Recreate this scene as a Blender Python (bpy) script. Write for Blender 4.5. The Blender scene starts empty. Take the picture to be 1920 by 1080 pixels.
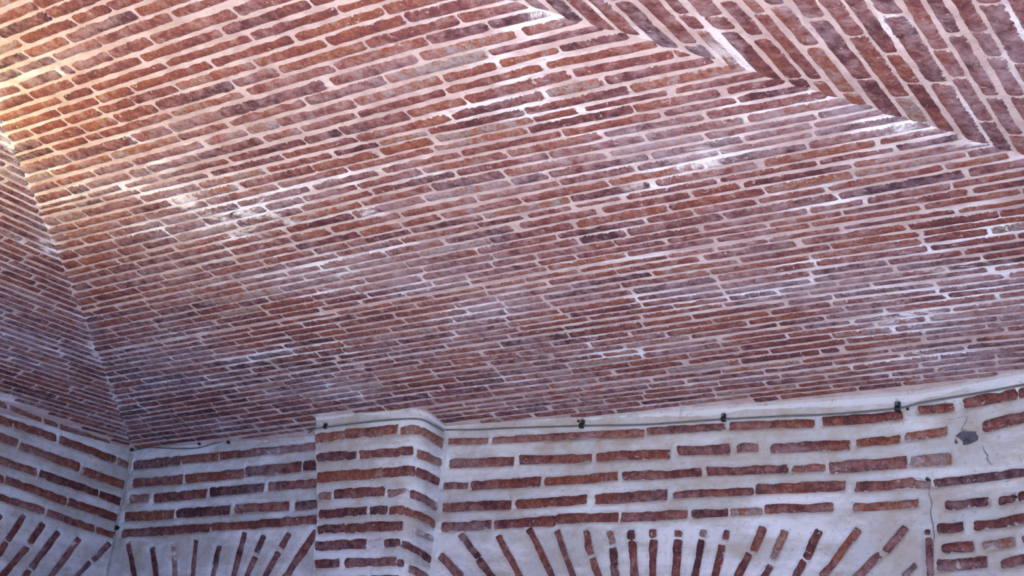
import bpy, math, random
import numpy as np
from mathutils import Matrix, Vector

SC = bpy.context.scene
COL = SC.collection
random.seed(7)
RNG = np.random.RandomState(11)

# ---------------------------------------------------------------- camera
# room axes: X to the right along the back wall, Y into the back wall, Z up.
# the far left corner of the room is x = y = 0, the vault springs at z = ZS.
ZS = 2.5
FPX = 2072.39
ROT = np.array([[0.80297806, 0.12915032, 0.58184743],
                [0.59009606, -0.30944062, -0.7456763],
                [0.0837429, 0.94210758, -0.32468512]])
EYE = np.array([4.92452733, -3.31158328, ZS - 0.8845602])
cam_data = bpy.data.cameras.new('camera')
cam_data.sensor_width = 36.0
cam_data.lens = FPX / 1920 * 36.0
cam_data.clip_start = 0.05
cam = bpy.data.objects.new('camera', cam_data)
COL.objects.link(cam)
mw = Matrix.Identity(4)
for i in range(3):
    for j in range(3):
        mw[i][j] = ROT[i, j]
    mw[i][3] = EYE[i]
cam.matrix_world = mw
SC.camera = cam

# ---------------------------------------------------------------- light
SC.view_settings.view_transform = 'Standard'
SC.view_settings.look = 'None'
SC.view_settings.exposure = 0.0
SC.view_settings.gamma = 1.0
SC.view_settings.use_curve_mapping = False
world = bpy.data.worlds.new('world')
SC.world = world
world.use_nodes = True
bg = world.node_tree.nodes['Background']
bg.inputs[0].default_value = (0.35, 0.48, 1.0, 1)
bg.inputs[1].default_value = 0.56


def area(name, loc, target, sx, sy, power, color):
    d = bpy.data.lights.new(name, 'AREA')
    d.shape = 'RECTANGLE'
    d.size = sx
    d.size_y = sy
    d.energy = power
    d.color = color
    o = bpy.data.objects.new(name, d)
    COL.objects.link(o)
    o.location = loc
    o.rotation_euler = (Vector(target) - Vector(loc)).to_track_quat('-Z', 'Y').to_euler()
    return o


# daylight from the open doorway behind and to the right of the camera
area('doorway_daylight', (5.6, -5.4, 1.2), (2.8, -0.4, 2.6), 1.8, 2.2, 98, (0.68, 0.82, 1.0))
# added warm fill lamp low in the room, brightens the upper vault
area('vault_fill', (4.3, -2.9, 0.6), (3.7, -2.2, 2.9), 1.4, 1.2, 40, (1.0, 0.90, 0.86)).data.spread = math.radians(115)


def spot(name, loc, target, power, color, radius, cone):
    d = bpy.data.lights.new(name, 'SPOT')
    d.spot_size = math.radians(cone)
    d.spot_blend = 1.0
    d.energy = power
    d.color = color
    d.shadow_soft_size = radius
    o = bpy.data.objects.new(name, d)
    COL.objects.link(o)
    o.location = loc
    o.rotation_euler = (Vector(target) - Vector(loc)).to_track_quat('-Z', 'Y').to_euler()
    return o


# warm uplighter just outside the frame on the left
spot('warm_uplighter', (1.50, -2.84, ZS - 0.14), (1.80, -2.56, ZS + 0.5), 150, (1.0, 0.72, 0.17), 0.06, 150)

# ---------------------------------------------------------------- noise helpers


def vnoise(x, y, seed=0):
    x = np.asarray(x, float)
    y = np.asarray(y, float)
    xi = np.floor(x).astype(np.int64)
    yi = np.floor(y).astype(np.int64)
    fx = x - xi
    fy = y - yi
    fx = fx * fx * (3 - 2 * fx)
    fy = fy * fy * (3 - 2 * fy)

    def h(a, b):
        n = (a * 374761393 + b * 668265263 + seed * 974711) & 0x7fffffff
        n = ((n ^ (n >> 13)) * 1274126177) & 0x7fffffff
        n = n ^ (n >> 16)
        return (n & 0xffff) / 65535.0
    return ((h(xi, yi) * (1 - fx) + h(xi + 1, yi) * fx) * (1 - fy) +
            (h(xi, yi + 1) * (1 - fx) + h(xi + 1, yi + 1) * fx) * fy) * 2 - 1


def fbm(x, y, seed=0, octv=3):
    t = 0
    a = 1.0
    for o in range(octv):
        t = t + a * vnoise(x * 2 ** o, y * 2 ** o, seed + o * 17)
        a *= 0.5
    return t


# ---------------------------------------------------------------- surfaces
RIGHT = 5.42         # x of the right wall
HALF = 2.71          # half the span: the crown
TL = 0.14            # the left wall is not quite square to the back wall


def hgt(d):
    d = np.asarray(d, float)
    dd = np.clip(d, 0, 3)
    return 0.2928 * dd - 0.02595 * dd * dd + 0.29 * np.minimum(d, 0)


def ray(px, py):
    d = ROT @ np.array([px - 960.0, -(py - 540.0), -FPX])
    return d / np.linalg.norm(d)


class Surf:
    """u, v -> point, with unit normal pointing into the room"""

    def frame(self, u, v):
        e = 1e-3
        p = self.P(u, v)
        a = self.P(u + e, v) - p
        b = self.P(u, v + e) - p
        n = np.cross(a, b)
        n /= np.linalg.norm(n, axis=-1, keepdims=True)
        n *= self.sign
        return p, n


class Vault(Surf):
    def __init__(self, kind):
        self.kind = kind
        self.sign = {'back': 1, 'left': 1, 'right': 1}[kind]
        e = self.frame_z()
        if e > 0:
            self.sign = -1

    def frame_z(self):
        p, n = self.frame(np.array([2.0]), np.array([1.0]))
        return n[0, 2]

    def P(self, u, v):
        u = np.asarray(u, float)
        v = np.asarray(v, float)
        z = ZS + hgt(v)
        if self.kind == 'back':
            return np.stack([u, -v, z], -1)
        if self.kind == 'left':
            return np.stack([0.86 * v + TL * u, -u, z], -1)
        return np.stack([RIGHT - v, -u, z], -1)

    def hit(self, px, py):
        r = ray(px, py)
        t = np.linspace(0.8, 9, 6001)
        q = EYE + t[:, None] * r
        if self.kind == 'back':
            d = -q[:, 1]
            u = q[:, 0]
        elif self.kind == 'left':
            u = -q[:, 1]
            d = (q[:, 0] - TL * u) / 0.86
        else:
            u = -q[:, 1]
            d = RIGHT - q[:, 0]
        g = q[:, 2] - ZS - hgt(d)
        i = np.where((np.diff(np.sign(g)) != 0) & (d[:-1] > -0.4))[0]
        if not len(i):
            return None
        i = i[0]
        w = g[i] / (g[i] - g[i + 1])
        return u[i] + w * (u[i + 1] - u[i]), d[i] + w * (d[i + 1] - d[i])


class Plan(Surf):
    """vertical wall over a plan polyline; u = length along it, v = z - ZS"""
    sign = 1

    def __init__(self, pts):
        self.pts = np.array(pts, float)
        self.seg = np.diff(self.pts, axis=0)
        self.len = np.linalg.norm(self.seg, axis=1)
        self.cum = np.concatenate([[0], np.cumsum(self.len)])

    def P(self, u, v):
        u = np.asarray(u, float)
        v = np.asarray(v, float)
        i = np.clip(np.searchsorted(self.cum, u, side='right') - 1, 0, len(self.len) - 1)
        s = (u - self.cum[i]) / self.len[i]
        xy = self.pts[i] + self.seg[i] * s[..., None]
        return np.concatenate([xy, (v + ZS)[..., None]], -1)

    def hit(self, px, py, seg=None):
        r = ray(px, py)
        best = near = None
        n = len(self.len)
        for i in range(n):
            if seg is not None and i != seg:
                continue
            a = self.pts[i] - EYE[:2]
            s = self.seg[i]
            det = -r[0] * s[1] + s[0] * r[1]
            if abs(det) < 1e-9 or r[0] * s[1] - r[1] * s[0] > 0:      # skip faces turned away
                continue
            t = (-a[0] * s[1] + s[0] * a[1]) / det
            w = (r[0] * a[1] - r[1] * a[0]) / det
            lo = -1e-6 if (i > 0 and seg is None) else -0.6
            hi = 1 + 1e-6 if (i < n - 1 and seg is None) else 1.6
            if t > 0 and lo <= w <= hi and (best is None or t < best[0]):
                best = (t, self.cum[i] + w * self.len[i], EYE[2] + t * r[2] - ZS)
            over = max(-w, w - 1, 0) * self.len[i]      # just past an outer corner: stay on the edge
            if t > 0 and (near is None or over < near[0]):
                near = (over, self.cum[i] + min(max(w, 0), 1) * self.len[i], EYE[2] + t * r[2] - ZS)
        if best is None and near is not None:
            return near[1], near[2]
        return None if best is None else (best[1], best[2])


V_BACK, V_LEFT, V_RIGHT = Vault('back'), Vault('left'), Vault('right')
W_BACK = Plan([(0, 0), (3.93, 0), (3.985, -0.010), (RIGHT, -0.330)])
W_LEFT = Plan([(TL * 6.0, -6.0), (0, 0)])
PX0, PX1, PE = 1.49, 2.07, 0.155
arc = [(PX1 - 0.06 + 0.06 * math.sin(a), -PE + 0.06 - 0.06 * math.cos(a))
       for a in [math.radians(k * 15) for k in range(0, 7)]]


class Pilaster(Plan):
    def frame(self, u, v):
        p, n = Plan.frame(self, u, v)
        v = np.asarray(v, float)
        edge = np.interp(-v, [0.0, 0.32, 0.60], [1.49, 1.572, 1.60]) + 0.005 * fbm(v * 14, v * 0, 77)
        p[..., 0] = np.maximum(p[..., 0], edge)
        return p, n


W_PIL = Pilaster([(PX0, 0.03), (PX0, -PE)] + arc + [(PX1, 0.03)])

# ---------------------------------------------------------------- mesh writer


class MB:
    def __init__(self):
        self.v = []
        self.f = []
        self.m = []
        self.n = 0
        self.att = {'edge': [], 'tint': [], 'haze': [], 'along': [], 'across': []}

    def add(self, verts, faces, mat=0, edge=0., tint=0., haze=0., uv=(0., 0.)):
        verts = np.asarray(verts, float).reshape(-1, 3)
        k = len(verts)
        self.v.append(verts)
        self.f.append(np.asarray(faces, int) + self.n)
        self.m.append(np.full(len(faces), mat, int))
        for nm, val in (('edge', edge), ('tint', tint), ('haze', haze), ('along', uv[0]), ('across', uv[1])):
            self.att[nm].append(np.broadcast_to(np.asarray(val, float).ravel() if np.ndim(val) else val, (k,)))
        self.n += k

    def build(self, name, mats, smooth=True, parent=None):
        me = bpy.data.meshes.new(name)
        v = np.concatenate(self.v)
        f = np.concatenate(self.f)
        me.vertices.add(len(v))
        me.vertices.foreach_set('co', v.ravel())
        me.loops.add(len(f) * 4)
        me.loops.foreach_set('vertex_index', f.ravel())
        me.polygons.add(len(f))
        me.polygons.foreach_set('loop_start', np.arange(len(f)) * 4)
        for m in mats:
            me.materials.append(m)
        me.polygons.foreach_set('material_index', np.concatenate(self.m))
        me.polygons.foreach_set('use_smooth', np.full(len(f), smooth))
        for nm, val in self.att.items():
            a = me.attributes.new(nm, 'FLOAT', 'POINT')
            a.data.foreach_set('value', np.concatenate(val).astype(np.float32))
        me.update(calc_edges=True)
        me.validate()
        o = bpy.data.objects.new(name, me)
        COL.objects.link(o)
        if parent:
            o.parent = parent
        return o


def gridfaces(nu, nv, flip=False):
    i = np.arange(nu - 1)[:, None] * nv + np.arange(nv - 1)[None, :]
    i = i.ravel()
    q = np.stack([i, i + nv, i + nv + 1, i + 1], 1)
    return q[:, ::-1] if flip else q


# ---------------------------------------------------------------- materials


def nodes_of(name):
    m = bpy.data.materials.new(name)
    m.use_nodes = True
    nt = m.node_tree
    nt.nodes.clear()
    return m, nt


class NT:
    def __init__(self, nt):
        self.nt = nt

    def n(self, t, **kw):
        x = self.nt.nodes.new(t)
        for k, v in kw.items():
            setattr(x, k, v)
        return x

    def l(self, a, b):
        self.nt.links.new(a, b)

    def put(self, sock, val):
        if isinstance(val, bpy.types.NodeSocket):
            self.l(val, sock)
        else:
            sock.default_value = val

    def math(self, op, a, b=0.0, c=None, clamp=False):
        x = self.n('ShaderNodeMath', operation=op, use_clamp=clamp)
        self.put(x.inputs[0], a)
        self.put(x.inputs[1], b)
        if c is not None:
            self.put(x.inputs[2], c)
        return x.outputs[0]

    def noise(self, scale, detail=3, rough=0.55, vec=None, dist=0.0):
        x = self.n('ShaderNodeTexNoise')
        x.inputs['Scale'].default_value = scale
        x.inputs['Detail'].default_value = detail
        x.inputs['Roughness'].default_value = rough
        x.inputs['Distortion'].default_value = dist
        self.l(vec or self.pos(), x.inputs['Vector'])
        return x.outputs['Fac']

    def pos(self):
        if not hasattr(self, '_p'):
            self._p = self.n('ShaderNodeTexCoord').outputs['Object']
        return self._p

    def drawn(self, k):
        # surface coordinates, stretched along the courses
        c = self.n('ShaderNodeCombineXYZ')
        self.put(c.inputs[0], self.math('MULTIPLY', self.attr('along'), k))
        self.put(c.inputs[1], self.attr('across'))
        return c.outputs[0]

    def attr(self, nm):
        return self.n('ShaderNodeAttribute', attribute_name=nm).outputs['Fac']

    def smooth(self, x, lo, hi, a=0.0, b=1.0):
        m = self.n('ShaderNodeMapRange', interpolation_type='SMOOTHSTEP')
        self.put(m.inputs['Value'], x)
        m.inputs['From Min'].default_value = lo
        m.inputs['From Max'].default_value = hi
        m.inputs['To Min'].default_value = a
        m.inputs['To Max'].default_value = b
        return m.outputs[0]

    def mix(self, f, a, b, mode='MIX'):
        m = self.n('ShaderNodeMix', data_type='RGBA', blend_type=mode)
        self.put(m.inputs[0], f)
        self.put(m.inputs[6], a)
        self.put(m.inputs[7], b)
        return m.outputs[2]

    def ramp(self, x, stops):
        r = self.n('ShaderNodeValToRGB')
        e = r.color_ramp.elements
        e[0].position, e[0].color = stops[0][0], (*stops[0][1], 1)
        e[1].position, e[1].color = stops[-1][0], (*stops[-1][1], 1)
        for p, c in stops[1:-1]:
            q = e.new(p)
            q.color = (*c, 1)
        self.put(r.inputs[0], x)
        return r.outputs[0]


def mortar_color(g, base, dark, pale):
    st = g.drawn(0.30)
    c = g.mix(g.smooth(g.noise(11, 4, 0.65), 0.35, 0.66), (*base, 1), (*dark, 1))
    h = g.math('ADD', g.attr('haze'), g.math('MULTIPLY', g.math('SUBTRACT', g.noise(9, 5, 0.65, vec=st), 0.5), 1.9))
    c = g.mix(g.smooth(h, 0.05, 0.50), c, (*pale, 1))
    c = g.mix(g.smooth(g.noise(70, 3, 0.6), 0.56, 0.78, 0, 0.6), c, (*[x * 0.45 for x in base], 1))
    return c


def mat_mortar(name, base, dark, pale, bump=0.5, scale=45):
    m, nt = nodes_of(name)
    g = NT(nt)
    out = g.n('ShaderNodeOutputMaterial')
    b = g.n('ShaderNodeBsdfPrincipled')
    g.l(b.outputs[0], out.inputs[0])
    g.l(mortar_color(g, base, dark, pale), b.inputs['Base Color'])
    b.inputs['Roughness'].default_value = 0.9
    b.inputs['Specular IOR Level'].default_value = 0.2
    bp = g.n('ShaderNodeBump')
    bp.inputs['Strength'].default_value = bump
    bp.inputs['Distance'].default_value = 0.006
    g.l(g.math('ADD', g.noise(scale, 5, 0.65), g.math('MULTIPLY', g.noise(14, 3), 0.8)), bp.inputs['Height'])
    g.l(bp.outputs[0], b.inputs['Normal'])
    return m


def mat_brick(name, mbase, mdark, mpale, smear=0.5, wear=0.45, filmmax=0.8):
    """fired brick with mortar ragged over its edges and lime bloom over patches"""
    m, nt = nodes_of(name)
    g = NT(nt)
    out = g.n('ShaderNodeOutputMaterial')
    b = g.n('ShaderNodeBsdfPrincipled')
    g.l(b.outputs[0], out.inputs[0])
    st = g.drawn(0.28)
    n0 = g.noise(9, 3, 0.6, vec=g.drawn(0.5))
    n1 = g.noise(34, 5, 0.68)
    n2 = g.noise(120, 3, 0.65)
    t = g.math('ADD', g.attr('tint'), g.math('MULTIPLY', g.math('SUBTRACT', n1, 0.5), 1.5))
    t = g.math('ADD', t, g.math('MULTIPLY', g.math('SUBTRACT', n0, 0.5), 1.0))
    col = g.ramp(t, [(0.0, (0.070, 0.028, 0.036)), (0.22, (0.150, 0.052, 0.055)), (0.45, (0.235, 0.072, 0.055)),
                     (0.75, (0.310, 0.115, 0.068)), (1.0, (0.31, 0.225, 0.21))])
    col = g.mix(g.smooth(n2, 0.32, 0.60, 0.6, 0.0), col, (0.065, 0.022, 0.026, 1))
    mort = mortar_color(g, mbase, mdark, mpale)
    haze = g.attr('haze')
    # thin grey lime film, wiped along the courses
    big = g.noise(4.5, 5, 0.62, vec=st)
    film = g.math('ADD', haze, g.math('MULTIPLY', g.math('SUBTRACT', big, 0.5), 3.0))
    film = g.math('ADD', film, g.math('MULTIPLY', g.math('SUBTRACT', n1, 0.5), 2.6))
    col = g.mix(g.smooth(film, -0.34, 1.10, 0.0, filmmax), col, (0.36, 0.29, 0.34, 1))
    # white splashes
    sp = g.math('ADD', g.math('MULTIPLY', haze, 0.75), g.noise(13, 6, 0.75, vec=g.drawn(0.45), dist=0.8))
    f1 = g.smooth(sp, 0.71, 0.83, 0.0, 0.85)
    # pale flecks
    f2 = g.smooth(g.noise(62, 4, 0.65, dist=1.2), 0.62, 0.68, 0.0, 0.8)
    # mortar over the edges
    e = g.math('ADD', g.attr('edge'), g.math('MULTIPLY', g.math('SUBTRACT', g.noise(80, 5, 0.8), 0.5), 2.3))
    e = g.math('ADD', e, g.math('MULTIPLY', g.math('SUBTRACT', g.noise(22, 4, 0.65), 0.5), -1.9 * smear))
    e = g.math('SUBTRACT', e, g.math('MULTIPLY', haze, wear))
    f3 = g.smooth(e, 0.02, 0.20, 1.0, 0.0)
    f = g.math('MAXIMUM', g.math('MAXIMUM', f1, f2), f3, clamp=True)
    g.l(g.mix(f, col, mort), b.inputs['Base Color'])
    b.inputs['Roughness'].default_value = 0.85
    b.inputs['Specular IOR Level'].default_value = 0.25
    bp = g.n('ShaderNodeBump')
    bp.inputs['Strength'].default_value = 0.6
    bp.inputs['Distance'].default_value = 0.006
    hh = g.math('ADD', g.math('MULTIPLY', n2, 0.7), g.math('ADD', n1, g.math('MULTIPLY', f, 0.5)))
    g.l(hh, bp.inputs['Height'])
    g.l(bp.outputs[0], b.inputs['Normal'])
    return m


VM = ((0.61, 0.475, 0.455), (0.46, 0.335, 0.32), (0.86, 0.84, 0.88))
WM = ((0.52, 0.54, 0.59), (0.46, 0.42, 0.40), (0.70, 0.73, 0.80))
M_VMORTAR = mat_mortar('vault_lime_mortar', *VM)
M_VBRICK = mat_brick('vault_brick', *VM)
M_WMORTAR = mat_mortar('wall_lime_mortar', *WM, bump=0.55, scale=30)
M_WBRICK = mat_brick('wall_brick', *WM, smear=0.75, wear=0.3, filmmax=0.6)


def plain(name, color, rough=0.6, metal=0.0, var=0.3):
    m, nt = nodes_of(name)
    g = NT(nt)
    out = g.n('ShaderNodeOutputMaterial')
    b = g.n('ShaderNodeBsdfPrincipled')
    g.l(b.outputs[0], out.inputs[0])
    g.l(g.mix(g.smooth(g.noise(40, 4), 0.35, 0.7, 0, 1), (*color, 1), (*[c * (1 - var) for c in color], 1)),
        b.inputs['Base Color'])
    b.inputs['Roughness'].default_value = rough
    b.inputs['Metallic'].default_value = metal
    return m


M_CRACK = plain('crack_shadow', (0.10, 0.09, 0.10), 0.95)

# ---------------------------------------------------------------- lime bloom places
HB = {'back': [], 'left': [], 'right': []}
for kind, px, py, r, s in [
        ('back', 240, 400, 0.22, 0.22), ('back', 520, 440, 0.20, 0.3), ('back', 1100, 480, 0.2, 0.2), ('back', 1450, 250, 0.15, 0.25), ('back', 330, 235, 0.11, 0.4), ('back', 300, 320, 0.16, 0.25), ('back', 400, 385, 0.18, 0.45),
        ('back', 150, 300, 0.16, 0.35), ('back', 620, 320, 0.14, 0.35), ('back', 780, 325, 0.09, 0.5),
        ('back', 705, 405, 0.06, 0.6), ('back', 915, 460, 0.07, 0.6), ('back', 560, 530, 0.16, 0.4),
        ('back', 780, 530, 0.10, 0.55), ('back', 860, 610, 0.07, 0.6), ('back', 1200, 545, 0.05, 0.5),
        ('back', 1200, 248, 0.05, 0.6), ('back', 1330, 300, 0.07, 0.5), ('back', 1240, 330, 0.12, 0.45),
        ('back', 950, 195, 0.10, 0.4), ('back', 1020, 25, 0.05, 0.6), ('back', 1560, 560, 0.10, 0.3),
        ('back', 1650, 610, 0.13, 0.45), ('back', 1740, 670, 0.10, 0.5), ('back', 1840, 500, 0.12, 0.35),
        ('back', 1780, 600, 0.14, 0.4), ('back', 400, 640, 0.22, 0.3), ('back', 300, 740, 0.25, 0.25),
        ('back', 650, 700, 0.25, 0.25), ('back', 760, 640, 0.12, 0.3), ('back', 960, 590, 0.14, 0.3),
        ('back', 1690, 240, 0.05, 0.35), ('back', 1850, 255, 0.07, 0.35), ('back', 1100, 640, 0.10, 0.35),
        ('back', 60, 440, 0.08, 0.4), ('back', 640, 130, 0.12, 0.2), ('back', 1460, 690, 0.1, 0.2),
        ('back', 1840, 380, 0.08, 0.4), ('back', 1500, 380, 0.10, 0.3), ('back', 800, 30, 0.10, 0.2),
        ('left', 200, 660, 0.10, 0.5), ('left', 90, 470, 0.08, 0.4), ('left', 30, 640, 0.10, 0.3),
        ('left', 20, 260, 0.15, 0.4), ('left', 60, 560, 0.15, 0.25),
        ('right', 1215, 70, 0.035, 0.55), ('right', 1370, 95, 0.05, 0.55), ('right', 1345, 80, 0.05, 0.28),
        ('right', 1560, 30, 0.10, 0.14), ('right', 1670, 50, 0.04, 0.44), ('right', 1780, 180, 0.10, 0.33),
        ('right', 1830, 210, 0.10, 0.33), ('right', 1900, 60, 0.10, 0.33), ('right', 1870, 130, 0.10, 0.28),
        ('right', 1310, 10, 0.03, 0.44), ('right', 1130, 10, 0.04, 0.33), ('right', 1680, 150, 0.10, 0.11)]:
    q = {'back': V_BACK, 'left': V_LEFT, 'right': V_RIGHT}[kind].hit(px, py)
    if q is not None:
        HB[kind].append((q[0], q[1], r, s))


def haze_vault(kind, u, v):
    h = 0.12 * fbm(u * 1.7, v * 3.2, 5)
    for a, b, r, s in HB[kind]:
        h = h + 0.42 * s * np.exp(-(((u - a) / (r * 1.5)) ** 2 + ((v - b) / (r * 0.8)) ** 2))
    # lime has washed out along the joint of two slopes
    if kind == 'left':
        h = h + 0.20 * np.exp(-((u - v) / 0.07) ** 2)
    elif kind == 'back':
        h = h + 0.20 * np.exp(-((u - v) / 0.05) ** 2) + 0.12 * np.exp(-((RIGHT - u - v) / 0.07) ** 2)
    else:
        h = h + 0.12 * np.exp(-((u - v) / 0.05) ** 2)
    return np.clip(h, -0.2, 1.2)


# ---------------------------------------------------------------- brick patches
def brick(mb, surf, c00, c10, c11, c01, tint, hazef, lift=0.003, rag=0.0022, step=0.009, mat=1, rnd=0.010):
    """ragged-edged brick face; corners in surface coordinates: start-low, end-low, end-high, start-high"""
    c00, c10, c11, c01 = map(np.array, (c00, c10, c11, c01))
    L = max(np.linalg.norm(c10 - c00), np.linalg.norm(c11 - c01))
    W = max(np.linalg.norm(c01 - c00), np.linalg.norm(c11 - c10))
    if L < 0.008 or W < 0.003:
        return
    n = max(4, int(L / step))
    r = min(rnd, L * 0.3)
    a = np.concatenate([[0, 0.25 * r / L, r / L], np.linspace(r / L, 1 - r / L, n)[1:-1], [1 - r / L, 1 - 0.25 * r / L, 1]])
    b = np.array([0, 0.26, 0.5, 0.74, 1.0])
    sd = RNG.randint(1 << 20)
    ph = RNG.rand() * 100
    # ends draw in
    ed = np.minimum(a, 1 - a) * L / r
    kk = RNG.uniform(0.10, 0.40)
    k = np.sqrt(np.clip(1 - (1 - np.clip(ed, 0, 1)) ** 2, 0, 1)) * kk + 1 - kk
    lo = fbm(a * L * 26 + ph, a * 0 + 1.3, sd, 4) * rag / W
    hi = fbm(a * L * 26 + ph, a * 0 + 7.9, sd + 3, 4) * rag / W
    A = a[:, None]
    B = 0.5 + (b[None, :] - 0.5) * k[:, None]
    B = B + lo[:, None] * (1 - b[None, :]) + hi[:, None] * b[None, :]
    endj = fbm(b * W * 60 + ph, b * 0 + 3.3, sd + 9) * rag * 1.6 / L
    A = A + endj[None, :] * (np.abs(A - 0.5) * 2) ** 6
    A = A[..., None]
    B = B[..., None]
    uv = (c00 * (1 - A) + c10 * A) * (1 - B) + (c01 * (1 - A) + c11 * A) * B
    u, v = uv[..., 0], uv[..., 1]
    p, nn = surf.frame(u, v)
    eb = np.array([0, 0.75, 1, 0.75, 0])
    ea = np.clip(np.minimum(a, 1 - a) * L / 0.010, 0, 1)
    edge = np.minimum(eb[None, :], ea[:, None])
    bow = RNG.uniform(-0.001, 0.001)
    p = p + nn * (lift * np.clip(edge * 2, 0, 1) - 0.0015 * (edge <= 0) + bow)[..., None]
    mb.add(p, gridfaces(len(a), 5, flip=surf.sign < 0), mat, edge, tint, hazef(u, v), (u, v))


# ---------------------------------------------------------------- vault: course lines
# each list: where the bed joints cross one upright line of the photograph, from the springing upward
COURSES = {
    410: (0, [823, 813, 803, 793, 783, 772, 762, 753, 743, 732, 721, 711, 700, 688, 675, 664, 653, 642, 632, 621, 609,
              598, 586, 573, 558, 546, 532, 519, 504, 489, 471, 454, 439, 421, 402, 384, 367, 350, 331, 314, 296, 273,
              250, 228, 201, 179, 153, 128, 102, 77, 48, 14]),
    800: (-1, [779, 772, 763, 748, 735, 724, 713, 702, 692, 681, 671, 660, 649, 640, 627, 614, 602, 589, 575, 563, 552,
               540, 527, 511, 497, 481, 468, 451, 435, 420, 402, 382, 363, 344, 328, 311, 291, 275, 256, 241, 219, 193,
               169, 142, 117, 90, 64, 37, 8]),
    1110: (-5, [781, 772, 761, 750, 743, 732, 721, 709, 698, 687, 674, 664, 653, 641, 630, 614, 602, 591, 580, 567, 551,
                537, 524, 510, 496, 482, 470, 456, 439, 425, 406, 388, 376, 358, 340, 323, 304, 286, 266, 248, 230, 210,
                193, 169, 143, 115, 88, 65]),
    1560: (-6, [740, 729, 721, 711, 700, 688, 676, 665, 650, 637, 623, 613, 601, 589, 576, 563, 549, 539, 527, 513, 498,
                483, 470, 454, 437, 424, 409, 397, 380, 361, 344, 325, 309, 292, 274, 254, 237, 221, 204]),
    1860: (-6, [706, 697, 687, 675, 663, 652, 639, 627, 615, 605, 592, 577, 565, 550, 538, 527, 512, 499, 487, 473, 458,
                442, 425, 412, 394, 378, 360, 343, 327, 307, 289, 273])}
KMIN, KMAX = -12, 84
knots = {}
for X, (k0, ys) in COURSES.items():
    hits = [V_BACK.hit(X, y) for y in ys]
    dd = np.array([h[1] for h in hits])
    xx = np.array([h[0] for h in hits])
    ks = np.arange(len(ys)) + k0
    pd = np.polyfit(ks, dd, 1)
    pxx = np.polyfit(ks, xx, 2)
    for k in range(KMIN, KMAX):
        if k in ks:
            i = k - k0
            q = (xx[i], dd[i])
        else:
            j = 0 if k < k0 else len(ys) - 1
            q = (xx[j] + (k - ks[j]) * (xx[min(len(xx) - 1, j + 1)] - xx[max(0, j - 1)]) * 0.45, dd[j] + pd[0] * (k - ks[j]))
        knots.setdefault(k, []).append(q)


def course_back(k):
    q = sorted(knots[k])
    x = [a for a, b in q]
    y = [b for a, b in q]
    sl = np.clip((y[1] - y[0]) / (x[1] - x[0]), -0.05, 0.06)
    x = [x[0] - 4] + x + [x[-1] + 3]
    y = [y[0] - 4 * sl] + y + [y[-1]]
    return np.array(x), np.array(y)


LINES = {k: course_back(k) for k in range(KMIN, KMAX)}
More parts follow.
